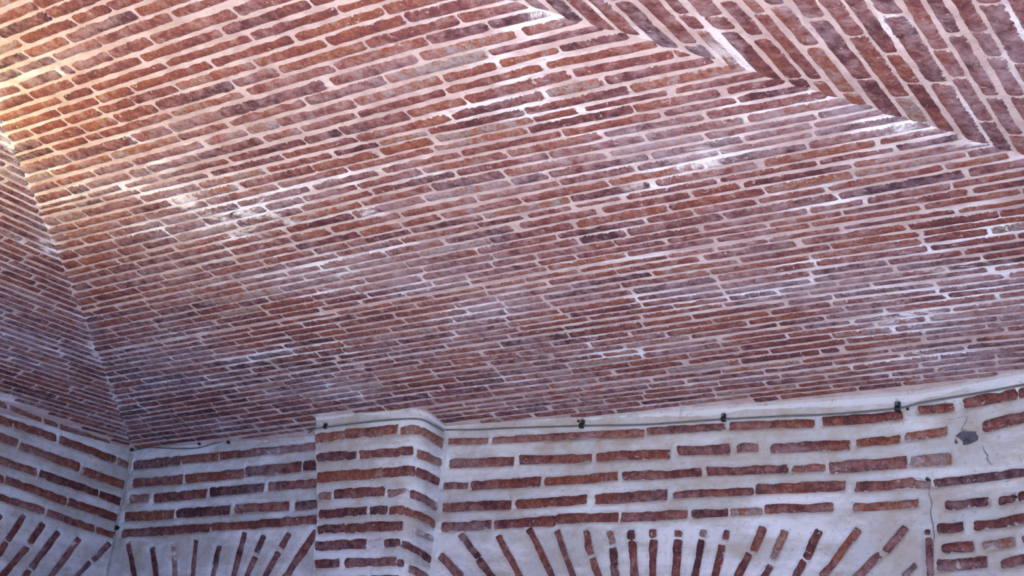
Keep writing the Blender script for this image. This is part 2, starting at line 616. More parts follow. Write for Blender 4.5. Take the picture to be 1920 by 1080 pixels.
# head joints seen in the photograph
JPIX = {'back': [(100, 35), (144, 44), (322, 30), (281, 74), (437, 20), (126, 74), (187, 80), (417, 59), (581, 4), (630, 17), (56, 107), (43, 137), (111, 131), (140, 130), (128, 148), (265, 111), (309, 119), (470, 70), (548, 70), (176, 167), (394, 115), (478, 120), (113, 185), (246, 167), (337, 169), (433, 154), (522, 133), (191, 211), (322, 215), (296, 202), (467, 176), (630, 128), (463, 204), (615, 159), (111, 211), (154, 241), (194, 256), (56, 244), (322, 244), (246, 256), (456, 241), (576, 194), (426, 230), (519, 230), (122, 291), (207, 293), (156, 256), (381, 270), (426, 296), (569, 263), (91, 322), (256, 311), (241, 326), (289, 326), (374, 296), (393, 330), (307, 339), (172, 356), (259, 356), (374, 350), (126, 356), (450, 348), (519, 346), (452, 389), (581, 352), (437, 20), (417, 59), (394, 119), (432, 153), (461, 181), (392, 273), (374, 296), (427, 300), (397, 328), (374, 349), (450, 349), (388, 380), (448, 386), (383, 416), (446, 423), (443, 488), (368, 536), (401, 567), (363, 576), (448, 571), (412, 589), (434, 611), (379, 633), (759, 36), (804, 78), (789, 107), (836, 171), (800, 246), (847, 220), (818, 262), (816, 283), (793, 322), (809, 351), (822, 402), (769, 432), (829, 453), (787, 477), (791, 504), (811, 531), (760, 553), (811, 556), (1072, 138), (1090, 211), (1132, 253), (1139, 289), (1137, 339), (1068, 371), (1165, 369), (1125, 391), (1074, 418), (1083, 451), (1079, 480), (1087, 509), (1154, 508), (1074, 540), (1161, 533), (1068, 593), (1102, 595), (1063, 620), (1072, 698), (1148, 698), (1121, 713), (1090, 727), (1085, 741), (1134, 753), (1083, 769), (1154, 771), (1513, 273), (1533, 305), (1527, 211), (1600, 327), (1547, 351), (1527, 255), (1515, 393), (1578, 397), (1519, 422), (1578, 427), (1558, 460), (1529, 493), (1522, 524), (1571, 531), (1560, 569), (1544, 593), (1598, 602), (1540, 662), (1575, 655), (1595, 689), (1548, 705), (1560, 724), (1587, 642), (1813, 289), (1813, 327), (1896, 290), (1873, 400), (1853, 431), (1907, 442), (1915, 360), (1804, 470), (1840, 481), (1855, 509), (1827, 638), (1809, 650), (1867, 669), (1886, 618), (204, 438), (329, 447), (333, 500), (307, 536), (200, 504), (267, 562), (440, 489), (913, 98), (972, 63), (1024, 126), (1044, 87), (1018, 174), (1178, 163), (980, 207), (1270, 107), (989, 244), (1244, 217), (1322, 215), (1052, 248), (1394, 218), (1207, 255), (1322, 255), (1392, 259), (1141, 287), (1022, 322), (1192, 315), (1430, 307), (978, 374), (1067, 370), (1170, 367), (1293, 359), (1344, 333)],
        'left': [],
        'right': [(1467, 9), (1441, 65), (1530, 35), (1511, 86), (1600, 67), (1622, 148), (1520, 87), (1674, 100), (1759, 93), (1804, 63), (1843, 59), (1867, 6), (1693, 181), (1778, 154), (1548, 150), (1585, 174), (1907, 181), (1656, 28), (1796, 144), (1407, 69), (1428, 70), (1726, 156), (1493, 146), (1859, 107), (1859, 181), (1294, 26), (1348, 29), (1358, 57), (1308, 56), (1433, 66), (1452, 10), (1154, 2), (1408, 67)]}


def vault_slope(name, kind, surf, lines, ulo, uhi, vmin, seed, label, joints=(), tintf=None, extra=()):
    """lines: list of functions v(u), ordered upward; ulo/uhi(v): ends of the slope at height v"""
    mb = MB()
    # mortar bed surface
    nv, nu = 150, 330
    v = np.linspace(0.0, HALF, nv)
    tt = np.linspace(0, 1, nu)
    V, T = np.meshgrid(v, tt)
    U = ulo(V) + (uhi(V) - ulo(V)) * T
    p, n = surf.frame(U, V)
    inner = np.clip(np.minimum(T, 1 - T) * 40, 0, 1)
    off = 0.0012 * fbm(U * 30, V * 30, seed) * inner
    p = p + n * off[..., None]
    hz = haze_vault(kind, U, V)
    mb.add(p, gridfaces(nu, nv, flip=surf.sign < 0), 0, 0, 0, hz, (U, V))
    rs = np.random.RandomState(seed)
    hazef = lambda a, b: haze_vault(kind, a, b)
    # every bed joint has its own thickness: hair thin to a fat centimetre
    half = np.clip(np.exp(rs.normal(math.log(0.0021), 0.55, len(lines) + 1)), 0.0010, 0.0072)
    for k in range(len(lines) - 1):
        lo, hi = lines[k], lines[k + 1]
        # extent of this course
        um = np.linspace(-0.5, 7.0, 900)
        a_, b_ = lo(um), hi(um)
        mid = 0.5 * (a_ + b_)
        ok = (mid > vmin(um)) & (mid < HALF - 0.01) & (um > ulo(mid)) & (um < uhi(mid)) & (b_ - a_ > 0.012)
        if ok.sum() < 4:
            continue
        idx = np.where(ok)[0]
        for run in np.split(idx, np.where(np.diff(idx) > 1)[0] + 1):
            if len(run) < 4:
                continue
            u0, u1 = um[run[0]], um[run[-1]]
            g0 = u0 - ulo(mid[run[0]]) < 0.02
            g1 = uhi(mid[run[-1]]) - u1 < 0.02
            u0 -= rs.uniform(0.004, 0.03) * g0       # the courses of two slopes lap over each other at the joint
            u1 += rs.uniform(0.004, 0.03) * g1
            js = sorted(j[0] for j in joints if u0 < j[0] < u1 and lo(np.array([j[0]]))[0] < j[1] < hi(np.array([j[0]]))[0])
            cuts = [u0] + js + [u1]
            full = [u0]
            for c0, c1 in zip(cuts[:-1], cuts[1:]):
                gap = c1 - c0
                pos = c0
                known = c0 in js
                while c1 - pos > 0.40:
                    st = rs.choice([rs.uniform(0.26, 0.30), rs.uniform(0.13, 0.18), rs.uniform(0.19, 0.25)], p=[0.68, 0.17, 0.15])
                    if pos == u0 and not known:
                        st = rs.uniform(0.08, 0.29)
                    pos += st
                    full.append(pos)
                if c1 - pos > 0.31:
                    pos += (c1 - pos) * rs.uniform(0.42, 0.58)
                    full.append(pos)
                full.append(c1)
            for c0, c1 in zip(full[:-1], full[1:]):
                if c1 - c0 < 0.03:
                    continue
                g = rs.uniform(0.0012, 0.0040)
                if rs.rand() < 0.05:
                    g = 0.013
                s0, s1 = c0 + g, c1 - g
                w0 = (hi(np.array([s0])) - lo(np.array([s0])))[0]
                w1 = (hi(np.array([s1])) - lo(np.array([s1])))[0]
                m = np.array([half[k], half[k], half[k + 1], half[k + 1]]) * rs.uniform(0.75, 1.3, 4)
                if w0 < 0.028:
                    m *= 0.75
                q0 = lo(np.array([s0, s1]))
                q1 = hi(np.array([s0, s1]))
                sk = rs.uniform(-0.004, 0.004)
                t = rs.choice([rs.normal(0.40, 0.08), rs.normal(0.22, 0.06), rs.normal(0.56, 0.08), rs.normal(0.84, 0.08)],
                              p=[0.58, 0.22, 0.13, 0.07])
                if tintf is not None:
                    t += tintf(0.5 * (s0 + s1), 0.5 * (q0[0] + q1[0]))
                c00, c10 = [s0, q0[0] + m[0]], [s1, q0[1] + m[1]]
                c11, c01 = [s1 + sk, q1[1] - m[2]], [s0 + sk, q1[0] - m[3]]
                gl, gr = rs.uniform(-0.03, 0.004), rs.uniform(-0.03, 0.004)
                for c in (c00, c10, c11, c01):      # mitre the bricks along the joint of two slopes
                    a0, a1 = ulo(np.array(c[1])) + gl, uhi(np.array(c[1])) - gr
                    c[0] = float(min(max(c[0], a0), a1))
                brick(mb, surf, c00, c10, c11, c01, float(np.clip(t, 0.02, 1)), hazef, rag=0.0016)
    for x0, y0, x1, y1, th in extra:
        cs = [surf.hit(x0, y0 + th / 2), surf.hit(x1, y1 + th / 2), surf.hit(x1, y1 - th / 2), surf.hit(x0, y0 - th / 2)]
        brick(mb, surf, *cs, 0.75, hazef)
    o = mb.build(name, [M_VMORTAR, M_VBRICK])
    o['kind'] = 'structure'
    o['label'] = label
    return o


def interp_line(xy, wob):
    x, y = xy
    return lambda u: np.interp(u, x, y) + 0.0014 * vnoise(np.asarray(u) * 3.0, np.full(np.shape(u), wob * 3.7), 4)


lines_back = [interp_line(LINES[k], k) for k in range(KMIN, KMAX)]
vb_x = [0, 0.7, 1.4, 1.55, 2.1, 2.77, 3.3, 3.69, 4.0, 4.18, 5.42]
vb_v = [0.02, 0.035, 0.05, 0.19, 0.16, 0.02, 0.035, 0.035, 0.07, 0.06, 0.05]


def tint_back(u, v):
    # low left, dim light and grey film put into the tint; redder towards the middle
    return -0.13 * math.exp(-((u - 0.9) / 0.9) ** 2 - ((v - 0.4) / 0.45) ** 2) + 0.06 * math.exp(-((u - 3.2) / 1.0) ** 2)


def vmin_back(u):
    u = np.asarray(u, float)
    over = np.where((u > PX0 - 0.01) & (u < PX1 + 0.01), PE + 0.01, 0.0)
    base = np.interp(u, [0, 0.7, 1.4, 2.1, 2.77, 3.3, 3.69, 3.95, 4.18, 5.42], [0.03, 0.035, 0.05, 0.03, 0.015, 0.03, 0.035, 0.045, 0.075, 0.37])
    return np.maximum(base, over)


def v_joints(kind, surf):
    out = []
    for px, py in JPIX[kind]:
        q = surf.hit(px, py)
        if q:
            out.append(q)
    return out


vault_slope('ceiling', 'back', V_BACK, lines_back, lambda v: v, lambda v: RIGHT - v, vmin_back, 3,
            'brick vault slope rising over the back wall and its pilaster', v_joints('back', V_BACK), tint_back)

# left slope: straight courses 4 cm apart, parallel to the left wall
lines_left = [(lambda k: (lambda u: 0.035 + 0.0415 * k + 0.0018 * vnoise(np.asarray(u) * 2.0, np.full(np.shape(u), k * 5.1), 9)))(k)
              for k in range(0, 67)]
vault_slope('ceiling', 'left', V_LEFT, lines_left, lambda v: v, lambda v: 6.0 - 0 * v,
            lambda u: 0.015 + 0.20 * np.minimum(np.asarray(u), 1.6), 5,
            'brick vault slope over the left wall, in shade at the picture edge', v_joints('left', V_LEFT),
            extra=[(-20, 749, 13, 762, 13), (18, 764, 78, 787, 14), (82, 789, 108, 797, 12), (112, 800, 207, 832, 14)])

RK = [1162, 1200, 1250, 1297, 1337, 1392, 1437, 1475, 1523, 1578, 1621, 1668, 1721, 1766, 1813, 1859, 1915]
rv = sorted(V_RIGHT.hit(x, 60)[1] for x in RK)
while rv[0] > 0.06:
    rv.insert(0, rv[0] - 0.044)
while rv[-1] < HALF:
    rv.append(rv[-1] + 0.047)
lines_right = [(lambda k, b: (lambda u: b + 0.0022 * vnoise(np.asarray(u) * 2.2, np.full(np.shape(u), k * 5.1), 19)))(k, b)
               for k, b in enumerate(rv)]
vault_slope('ceiling', 'right', V_RIGHT, lines_right, lambda v: v, lambda v: 6.0 - 0 * v,
            lambda u: 0.05 + 0 * np.asarray(u), 8, 'brick vault slope at upper right whose courses run towards the viewer',
            v_joints('right', V_RIGHT))

# ---------------------------------------------------------------- walls
TONE = {'d': 0.08, 'p': 0.24, 'r': 0.36, 'o': 0.56, 'g': 0.85}


def conv(origin, s, rows):
    out = []
    for r in rows:
        x0, y0, x1, y1, th, tone = r
        out.append((origin[0] + x0 / s, origin[1] + y0 / s, origin[0] + x1 / s, origin[1] + y1 / s, th / s, tone))
    return out


c1 = lambda r: conv((0, 680), 2.7, r)
c2 = lambda r: conv((540, 700), 2.842, r)
c3 = lambda r: conv((960, 700), 2.842, r)
c4 = lambda r: conv((1400, 680), 2.7, r)

B_LEFT = c1([
        (-200, 225, 60, 310, 45, 'o'), (62, 310, 280, 380, 44, 'o'), (298, 388, 580, 492, 42, 'o'), (595, 495, 655, 522, 34, 'g'),
    (-210, 305, 85, 408, 46, 'o'), (100, 420, 400, 530, 44, 'o'), (415, 545, 645, 625, 42, 'o'),
    (-220, 420, 182, 555, 42, 'o'), (198, 560, 492, 662, 42, 'p'), (498, 665, 615, 705, 42, 'p'),
    (-200, 515, 12, 590, 42, 'o'), (25, 592, 330, 702, 43, 'o'), (345, 704, 605, 792, 42, 'r'),
    (-200, 620, 220, 752, 40, 'o'), (235, 760, 475, 842, 40, 'o'), (485, 845, 580, 876, 36, 'o'),
    (120, 775, 35, 900, 32, 'r'), (30, 912, -30, 1000, 32, 'r'), (0, 770, -60, 860, 30, 'p'), (215, 815, 148, 915, 34, 'p'),
    (135, 932, -10, 1100, 34, 'r'), (292, 855, 158, 1040, 36, 'p'), (145, 1052, 70, 1160, 34, 'r'), (400, 888, 200, 1160, 34, 'r'),
    (550, 915, 468, 1002, 28, 'p'), (455, 1012, 320, 1150, 28, 'p'),
    (-120, 970, -220, 1100, 32, 'r'), (-60, 1040, -130, 1150, 32, 'p')])
B_BAY = c1([
    (685, 522, 918, 496, 46, 'p'), (925, 492, 1112, 476, 42, 'o'), (1122, 474, 1640, 420, 38, 'r'),
    (682, 610, 930, 590, 44, 'o'), (944, 590, 1240, 560, 46, 'o'), (1250, 552, 1530, 528, 50, 'p'), (1542, 524, 1640, 516, 48, 'p'),
    (665, 692, 762, 684, 42, 'g'), (788, 688, 1052, 664, 46, 'r'), (1070, 657, 1342, 632, 46, 'd'), (1365, 628, 1640, 610, 44, 'r'),
    (640, 782, 888, 768, 46, 'o'), (900, 765, 1172, 745, 46, 'd'), (1195, 742, 1472, 726, 48, 'o'), (1500, 726, 1640, 712, 46, 'r'),
    (625, 866, 1065, 836, 42, 'r'), (1075, 832, 1310, 820, 40, 'r'), (1318, 816, 1640, 792, 44, 'r'),
    (655, 920, 692, 1100, 30, 'p'), (775, 935, 800, 1100, 30, 'd'), (885, 920, 892, 1100, 28, 'g'), (1000, 900, 982, 1100, 28, 'p'),
    (1120, 925, 1080, 1100, 32, 'd'), (1245, 862, 1185, 1100, 34, 'r'), (1342, 875, 1305, 962, 32, 'd'), (1300, 985, 1250, 1100, 32, 'p'),
    (1470, 865, 1430, 935, 34, 'p'), (1415, 960, 1340, 1100, 34, 'p'), (1610, 850, 1440, 1100, 44, 'r')])
B_MAIN = (c2([
    (860, 365, 1040, 360, 38, 'o'), (1045, 361, 1073, 360, 36, 'o'), (1095, 358, 1500, 338, 40, 'o'),
    (868, 483, 1210, 470, 48, 'r'), (1240, 465, 1500, 455, 46, 'r'),
    (835, 601, 966, 599, 38, 'r'), (982, 600, 1352, 578, 50, 'r'),
    (832, 716, 1196, 700, 50, 'r'), 
    (822, 822, 1090, 808, 50, 'r'), (1104, 806, 1425, 788, 50, 'r'),
    (815, 970, 930, 1090, 50, 'p'), (925, 860, 1020, 988, 42, 'p'), (1020, 995, 1110, 1105, 45, 'r'), (1125, 870, 1250, 1100, 42, 'r')]) + c3([
        (300, 337, 712, 320, 44, 'o'), (725, 312, 1142, 284, 40, 'r'), (1160, 284, 1618, 268, 44, 'o'), (180, 578, 568, 550, 46, 'o'), (1350, 731, 1442, 727, 44, 'r'),
        (45, 462, 432, 452, 48, 'r'), (458, 447, 850, 430, 52, 'r'), (885, 415, 1166, 405, 52, 'r'), (1200, 402, 1316, 394, 44, 'r'),
        (595, 552, 1016, 528, 46, 'r'), (1040, 524, 1476, 510, 46, 'r'),
        (25, 702, 405, 674, 50, 'r'), (445, 674, 832, 645, 60, 'r'), (862, 650, 1292, 632, 42, 'r'),
        (240, 778, 572, 766, 50, 'r'), (585, 767, 940, 752, 50, 'r'), (960, 750, 1160, 742, 48, 'p'), (1166, 742, 1340, 736, 44, 'g'),
        (95, 830, 225, 1100, 42, 'p'), (240, 835, 335, 1100, 38, 'p'), (395, 838, 425, 970, 42, 'r'), (430, 982, 470, 1100, 42, 'r'),
        (522, 845, 542, 912, 42, 'g'), (540, 932, 556, 1100, 46, 'p'), (635, 838, 638, 886, 46, 'p'), (645, 897, 657, 1100, 50, 'p'),
        (755, 832, 755, 878, 42, 'r'), (755, 890, 748, 1100, 48, 'r'), (890, 838, 888, 872, 48, 'p'), (887, 888, 873, 1100, 52, 'p'),
        (1025, 835, 1022, 875, 42, 'g'), (1015, 885, 975, 1100, 42, 'd'), (1150, 835, 1140, 890, 42, 'p'), (1125, 912, 1080, 1100, 46, 'r'),
        (1342, 818, 1288, 950, 52, 'r'), (1268, 960, 1200, 1100, 50, 'd'), (1462, 838, 1394, 995, 46, 'g'), (1385, 1022, 1330, 1110, 50, 'p')]) + c4([
            (385, 302, 800, 270, 48, 'r'), (872, 242, 1056, 226, 44, 'r'), (1098, 210, 1370, 160, 54, 'r'), (1380, 158, 1480, 132, 50, 'r'),
            (130, 432, 530, 418, 52, 'r'), (560, 408, 786, 388, 46, 'r'), (800, 380, 1020, 345, 46, 'g'),
            (230, 538, 402, 535, 38, 'o'), (425, 532, 822, 505, 60, 'r'), (830, 502, 1045, 485, 60, 'g'),
            (50, 642, 505, 624, 54, 'r'), (548, 632, 850, 612, 52, 'r'), (852, 618, 938, 614, 44, 'g'), (955, 612, 1420, 555, 46, 'p'),
            (95, 745, 442, 732, 46, 'r'), (540, 738, 875, 712, 44, 'o'),
            (370, 850, 302, 1000, 50, 'r'), (298, 1004, 225, 1120, 46, 'r'), (572, 842, 385, 1090, 50, 'r'), (812, 832, 705, 960, 48, 'r'),
            (682, 970, 540, 1110, 50, 'r'), (862, 1022, 790, 1090, 36, 'p'), (922, 845, 921, 875, 36, 'p'), (925, 885, 930, 1080, 46, 'r'),
            (1015, 726, 1236, 700, 48, 'p'), (1280, 702, 1362, 688, 44, 'p'), (1378, 688, 1480, 668, 44, 'p'),
            (970, 842, 1105, 832, 50, 'p'), (1152, 832, 1480, 782, 50, 'r'), (990, 946, 1156, 930, 54, 'r'), (1200, 930, 1366, 905, 50, 'g'),
            (1400, 898, 1480, 885, 50, 'r'),
            (965, 1028, 1226, 1010, 60, 'p'), (1290, 1020, 1480, 990, 55, 'r'), (980, 1125, 1180, 1110, 50, 'p'), (1205, 325, 1480, 255, 58, 'r')]))
B_PIL = c2([
    (140, 352, 305, 326, 50, 'o'), (308, 325, 590, 300, 52, 'r'), (604, 306, 705, 308, 50, 'g'), (708, 310, 822, 378, 48, 'g'),
    (158, 450, 370, 435, 45, 'd'), (384, 436, 668, 416, 48, 'r'), (685, 430, 812, 482, 46, 'g'),
    (160, 556, 506, 530, 54, 'o'), (514, 530, 680, 522, 52, 'r'), (684, 526, 802, 582, 50, 'r'),
    (168, 656, 236, 650, 42, 'g'), (248, 646, 516, 630, 50, 'p'), (534, 642, 648, 640, 45, 'g'), (652, 646, 804, 722, 48, 'r'),
    (172, 752, 426, 732, 46, 'p'), (440, 730, 532, 728, 46, 'p'), (545, 728, 622, 730, 44, 'r'), (625, 735, 780, 806, 46, 'r'),
    (162, 832, 306, 824, 46, 'p'), (314, 826, 612, 812, 48, 'r'), (670, 840, 772, 884, 36, 'g'),
    (152, 922, 422, 910, 50, 'p'), (434, 908, 505, 905, 46, 'g'), (518, 905, 600, 907, 46, 'p'), (604, 912, 756, 992, 46, 'p'),
    (148, 1018, 276, 1010, 45, 'p'), (308, 1012, 580, 1000, 50, 'r'), (584, 1005, 618, 1015, 46, 'p'), (640, 1042, 745, 1090, 46, 'r'),
    (148, 1112, 420, 1104, 46, 'r'), (435, 1104, 590, 1102, 46, 'p'), (600, 1110, 720, 1180, 46, 'r'),
    (150, 1206, 300, 1202, 46, 'p'), (315, 1202, 590, 1198, 46, 'r'), (600, 1206, 715, 1278, 44, 'p'),
    (150, 1300, 430, 1296, 46, 'r'), (445, 1296, 580, 1296, 46, 'p'), (150, 1394, 280, 1392, 46, 'p'), (295, 1392, 575, 1390, 46, 'r')])


def wall_mesh(name, surf, bricks, ulo, uhi, ztop, zlow, bulge, seed, label, res=0.0075, cracks=()):
    quads = []
    # the upright fans and the pilaster go on below the frame
    more = []
    for x0, y0, x1, y1, th, tone in bricks:
        if y1 > 1078 and abs(y1 - y0) > abs(x1 - x0) * 0.75:
            dx, dy = (x1 - x0) / math.hypot(x1 - x0, y1 - y0), (y1 - y0) / math.hypot(x1 - x0, y1 - y0)
            for s_, e_ in ((5, 62), (67, 118)):
                more.append((x1 + dx * s_, y1 + dy * s_, x1 + dx * e_, y1 + dy * e_, th, 'rpr'[len(more) % 3]))
    bricks = bricks + more
    for x0, y0, x1, y1, th, tone in bricks:
        steep = abs(y1 - y0) > abs(x1 - x0) * 0.75
        L = math.hypot(x1 - x0, y1 - y0)
        nx, ny = -(y1 - y0) / L, (x1 - x0) / L
        x0, x1 = x0 - 1.6 * (x1 - x0) / L, x1 + 1.6 * (x1 - x0) / L
        y0, y1 = y0 - 1.6 * (y1 - y0) / L, y1 + 1.6 * (y1 - y0) / L
        if not steep:
            nx, ny = 0.0, 1.0
        h = th / 2 * (1.12 if steep else 1.26)
        cs = [(x0 + nx * h, y0 + ny * h), (x1 + nx * h, y1 + ny * h), (x1 - nx * h, y1 - ny * h), (x0 - nx * h, y0 - ny * h)]
        cs = [surf.hit(*c) for c in cs]
        if any(c is None for c in cs):
            continue
        quads.append((cs, TONE[tone]))
    nu = int((uhi - ulo) / res)
    nv = int((0.05 - zlow) / res)
    # rows follow the top edge of the wall
    U = np.linspace(ulo, uhi, nu)
    U = np.unique(np.concatenate([U, surf.cum[(surf.cum > ulo) & (surf.cum < uhi)]]))
    nu = len(U)
    top = ztop(U)
    T = np.linspace(0, 1, nv)
    V = zlow + (top[:, None] - zlow) * T[None, :]
    UU = np.broadcast_to(U[:, None], V.shape)
    mask = np.zeros(V.shape)
    for cs, _ in quads:
        c = np.array(cs)
        ctr = c.mean(0)
        ax = (c[1] + c[2] - c[0] - c[3]) / 2
        L = np.linalg.norm(ax)
        ax /= L
        ay = np.array([-ax[1], ax[0]])
        W = abs(np.dot((c[2] + c[3] - c[0] - c[1]) / 2, ay))
        du, dv = UU - ctr[0], V - ctr[1]
        a = np.abs(du * ax[0] + dv * ax[1]) - L / 2
        b = np.abs(du * ay[0] + dv * ay[1]) - W / 2
        sd = np.maximum(a, b)
        mask = np.maximum(mask, np.clip(0.35 - sd / 0.012, 0, 1))
    mask = mask * mask * (3 - 2 * mask)
    off = bulge * (1 - mask) + 0.0035 * fbm(UU * 9, V * 16, seed) + 0.0012 * fbm(UU * 50, V * 50, seed + 2)
    p, n = surf.frame(UU, V)
    p = p + n * off[..., None]
    mb = MB()
    hz = 0.15 + 0.22 * fbm(UU * 2.6, V * 6, seed + 5)
    mb.add(p, gridfaces(nu, nv, flip=surf.sign < 0), 0, 0, 0, hz, (UU, V))
    # plain rendered wall below the brickwork, down to the floor
    lo = np.linspace(-ZS, zlow, 12)
    V2 = np.broadcast_to(lo[None, :], (nu, 12))
    U2 = np.broadcast_to(U[:, None], V2.shape)
    p2, n2 = surf.frame(U2, V2)
    o2 = np.where(V2 == zlow, off[:, :1], bulge)
    mb.add(p2 + n2 * o2[..., None], gridfaces(nu, 12, flip=surf.sign < 0), 0, 0, 0, 0.2)
    hazef = lambda a, b: 0.02 + 0.25 * fbm(a * 3.1, b * 5, seed + 8)
    for line in cracks:
        pts = [surf.hit(*q) for q in line]
        a = np.array(pts)
        n_ = max(6, int(np.abs(np.diff(a, axis=0)).sum() / 0.012))
        t_ = np.linspace(0, len(a) - 1, n_)
        cu = np.interp(t_, range(len(a)), a[:, 0]) + 0.004 * vnoise(t_ * 7, t_ * 0 + 2, 5)
        cv = np.interp(t_, range(len(a)), a[:, 1]) + 0.004 * vnoise(t_ * 7, t_ * 0 + 9, 6)
        w_ = 0.0011 * np.sin(np.linspace(0.15, math.pi - 0.15, n_))
        lo_, _ = surf.frame(cu - w_, cv - w_ * 0.4)
        hi_, nn_ = surf.frame(cu + w_, cv + w_ * 0.4)
        nn_ = nn_ * (bulge + 0.0052)
        mb.add(np.stack([lo_ + nn_, hi_ + nn_], 1), gridfaces(n_, 2), 2, 0, 0, 0)
    for cs, t in quads:
        c = [np.array(q) for q in cs]
        t = float(np.clip(t + RNG.normal(0, 0.05), 0.03, 1))
        big = 0.2 if t > 0.75 else 0.0
        hf = (lambda bb: (lambda a, b: hazef(a, b) + bb))(big)
        brick(mb, surf, c[0], c[1], c[2], c[3], t, hf, lift=bulge * 0.45 + 0.0055, rag=0.0048, step=0.006, rnd=0.009)
    o = mb.build(name, [M_WMORTAR, M_WBRICK, M_CRACK])
    o['kind'] = 'structure'
    o['label'] = label
    return o


def top_back(u):
    p = W_BACK.P(u, 0 * u)
    return np.minimum(hgt(-p[:, 1]), hgt(RIGHT - p[:, 0])) + 0.004


wall_mesh('wall_back', W_BACK, B_BAY + B_MAIN, 0.0, W_BACK.cum[-1], top_back, -0.82, 0.016, 21,
          'striped brick and mortar wall with fans of upright bricks',
          cracks=[[(1745, 900), (1752, 950), (1758, 1010), (1756, 1075)], [(1820, 783), (1814, 800), (1806, 820)],
                  [(1847, 838), (1856, 855), (1867, 878)], [(1745, 902), (1700, 897)], [(1768, 795), (1800, 785), (1830, 782)],
                  [(820, 985), (812, 1030), (806, 1080)], [(1640, 700), (1648, 712)]])
wall_mesh('wall_left', W_LEFT, B_LEFT, W_LEFT.cum[-1] - 2.4, W_LEFT.cum[-1], lambda u: 0 * u + 0.012, -0.95, 0.011, 31,
          'striped brick wall receding at the left edge')


def top_pil(u):
    p = W_PIL.P(u, 0 * u)
    return hgt(np.maximum(-p[:, 1], 0)) + 0.004


wall_mesh('pilaster', W_PIL, B_PIL, 0.0, W_PIL.cum[-1], top_pil, -0.82, 0.009, 41,
          'brick striped pilaster standing out from the back wall, right edge rounded')


# ---------------------------------------------------------------- mortar cove between wall and vault
def tube(mb, pts, r, nseg=8, mat=0, cap=True, haze=0.0):
    pts = np.array(pts, float)
    n = len(pts)
    rr = np.broadcast_to(np.asarray(r, float), (n,))
    rows = []
    up = np.array([0, 0, 1.0])
    for i in range(n):
        t = pts[min(i + 1, n - 1)] - pts[max(i - 1, 0)]
        t /= np.linalg.norm(t)
        a = np.cross(t, up)
        if np.linalg.norm(a) < 1e-3:
            a = np.array([1.0, 0, 0])
        a /= np.linalg.norm(a)
        b = np.cross(a, t)
        ang = np.linspace(0, 2 * math.pi, nseg + 1)
        rows.append(pts[i] + rr[i] * (np.cos(ang)[:, None] * a + np.sin(ang)[:, None] * b))
    mb.add(np.array(rows), gridfaces(n, nseg + 1, flip=True), mat, 0, 0, haze)
    if cap:
        for row in (rows[0], rows[-1]):
            row = np.array(row[:-1])
            for k in range(0, nseg - 2, 2):
                q = [row[0], row[k + 1], row[k + 2], row[(k + 3) % nseg]]
                mb.add(q, [[0, 1, 2, 3]], mat, 0, 0, haze)


def resample(pts, step):
    pts = np.array(pts, float)
    d = np.concatenate([[0], np.cumsum(np.linalg.norm(np.diff(pts, axis=0), axis=1))])
    n = max(2, int(d[-1] / step))
    s = np.linspace(0, d[-1], n)
    return np.stack([np.interp(s, d, pts[:, k]) for k in range(3)], 1), s


def cove(plan_pts, name, label, r0, r1, seed):
    base, s = resample([(x, y, ZS + float(hgt(max(-y, 0)))) for x, y in plan_pts], 0.012)
    rad = np.interp(s, [0, s[-1]], [r0, r1]) * (1 + 0.18 * fbm(s * 6, s * 0, seed))
    base[:, 2] -= rad * 0.35
    mb = MB()
    tube(mb, base, rad, 12, 0, True, 0.35)
    o = mb.build(name, [M_WMORTAR])
    o['kind'] = 'structure'
    o['label'] = label
    return o


cove([(0.02, 0.0), (PX0, 0.0)], 'trim_1', 'thin rounded mortar bead over the left bay of the back wall', 0.012, 0.014, 1)
cove([(PX0, -PE + 0.002)] + [(x, y + 0.002) for x, y in arc] + [(PX1, 0.0)], 'trim_2',
     'rounded mortar bead capping the pilaster under the vault', 0.014, 0.014, 2)
cove([(PX1, 0.0), (3.93, 0.0), (3.985, -0.010), (4.7, -0.169)], 'trim_3',
     'white mortar bead widening to the right under the vault', 0.013, 0.030, 3)

# ---------------------------------------------------------------- cable, clips and conduit
M_CABLE = plain('grey_cable_sheath', (0.16, 0.17, 0.17), 0.5)
M_CLIP = plain('black_plastic_clip', (0.012, 0.013, 0.018), 0.45)
M_NAIL = plain('steel_nail', (0.25, 0.25, 0.27), 0.4, 0.8)
M_COND = plain('pale_conduit_plastic', (0.42, 0.42, 0.45), 0.5)
M_STONE = plain('blue_grey_stone', (0.10, 0.115, 0.15), 0.8, 0, 0.6)


def on(surf, px, py, off, seg=None):
    q = surf.hit(px, py, seg) if seg is not None else surf.hit(px, py)
    p, n = surf.frame(np.array([q[0]]), np.array([q[1]]))
    return p[0] + n[0] * off, n[0]


cable_px = [(W_BACK, 257, 846), (W_BACK, 285, 841), (W_BACK, 320, 842), (W_BACK, 352, 843), (W_BACK, 380, 841), (W_BACK, 408, 833),
            (W_BACK, 436, 827), (W_BACK, 500, 822), (W_BACK, 560, 817), (W_BACK, 582, 815),
            (W_PIL, 596, 806), (W_PIL, 616, 803), (W_PIL, 680, 795), (W_PIL, 740, 789), (W_PIL, 786, 788), (W_PIL, 806, 798), (W_PIL, 824, 808),
            (W_BACK, 834, 808), (W_BACK, 900, 808), (W_BACK, 960, 805), (W_BACK, 1096, 801), (W_BACK, 1210, 799), (W_BACK, 1362, 789),
            (W_BACK, 1480, 783), (W_BACK, 1540, 781), (W_BACK, 1600, 777), (W_BACK, 1686, 769), (W_BACK, 1735, 758), (W_BACK, 1800, 747),
            (W_BACK, 1860, 737), (W_BACK, 1925, 725), (W_BACK, 2010, 710)]
cp = []
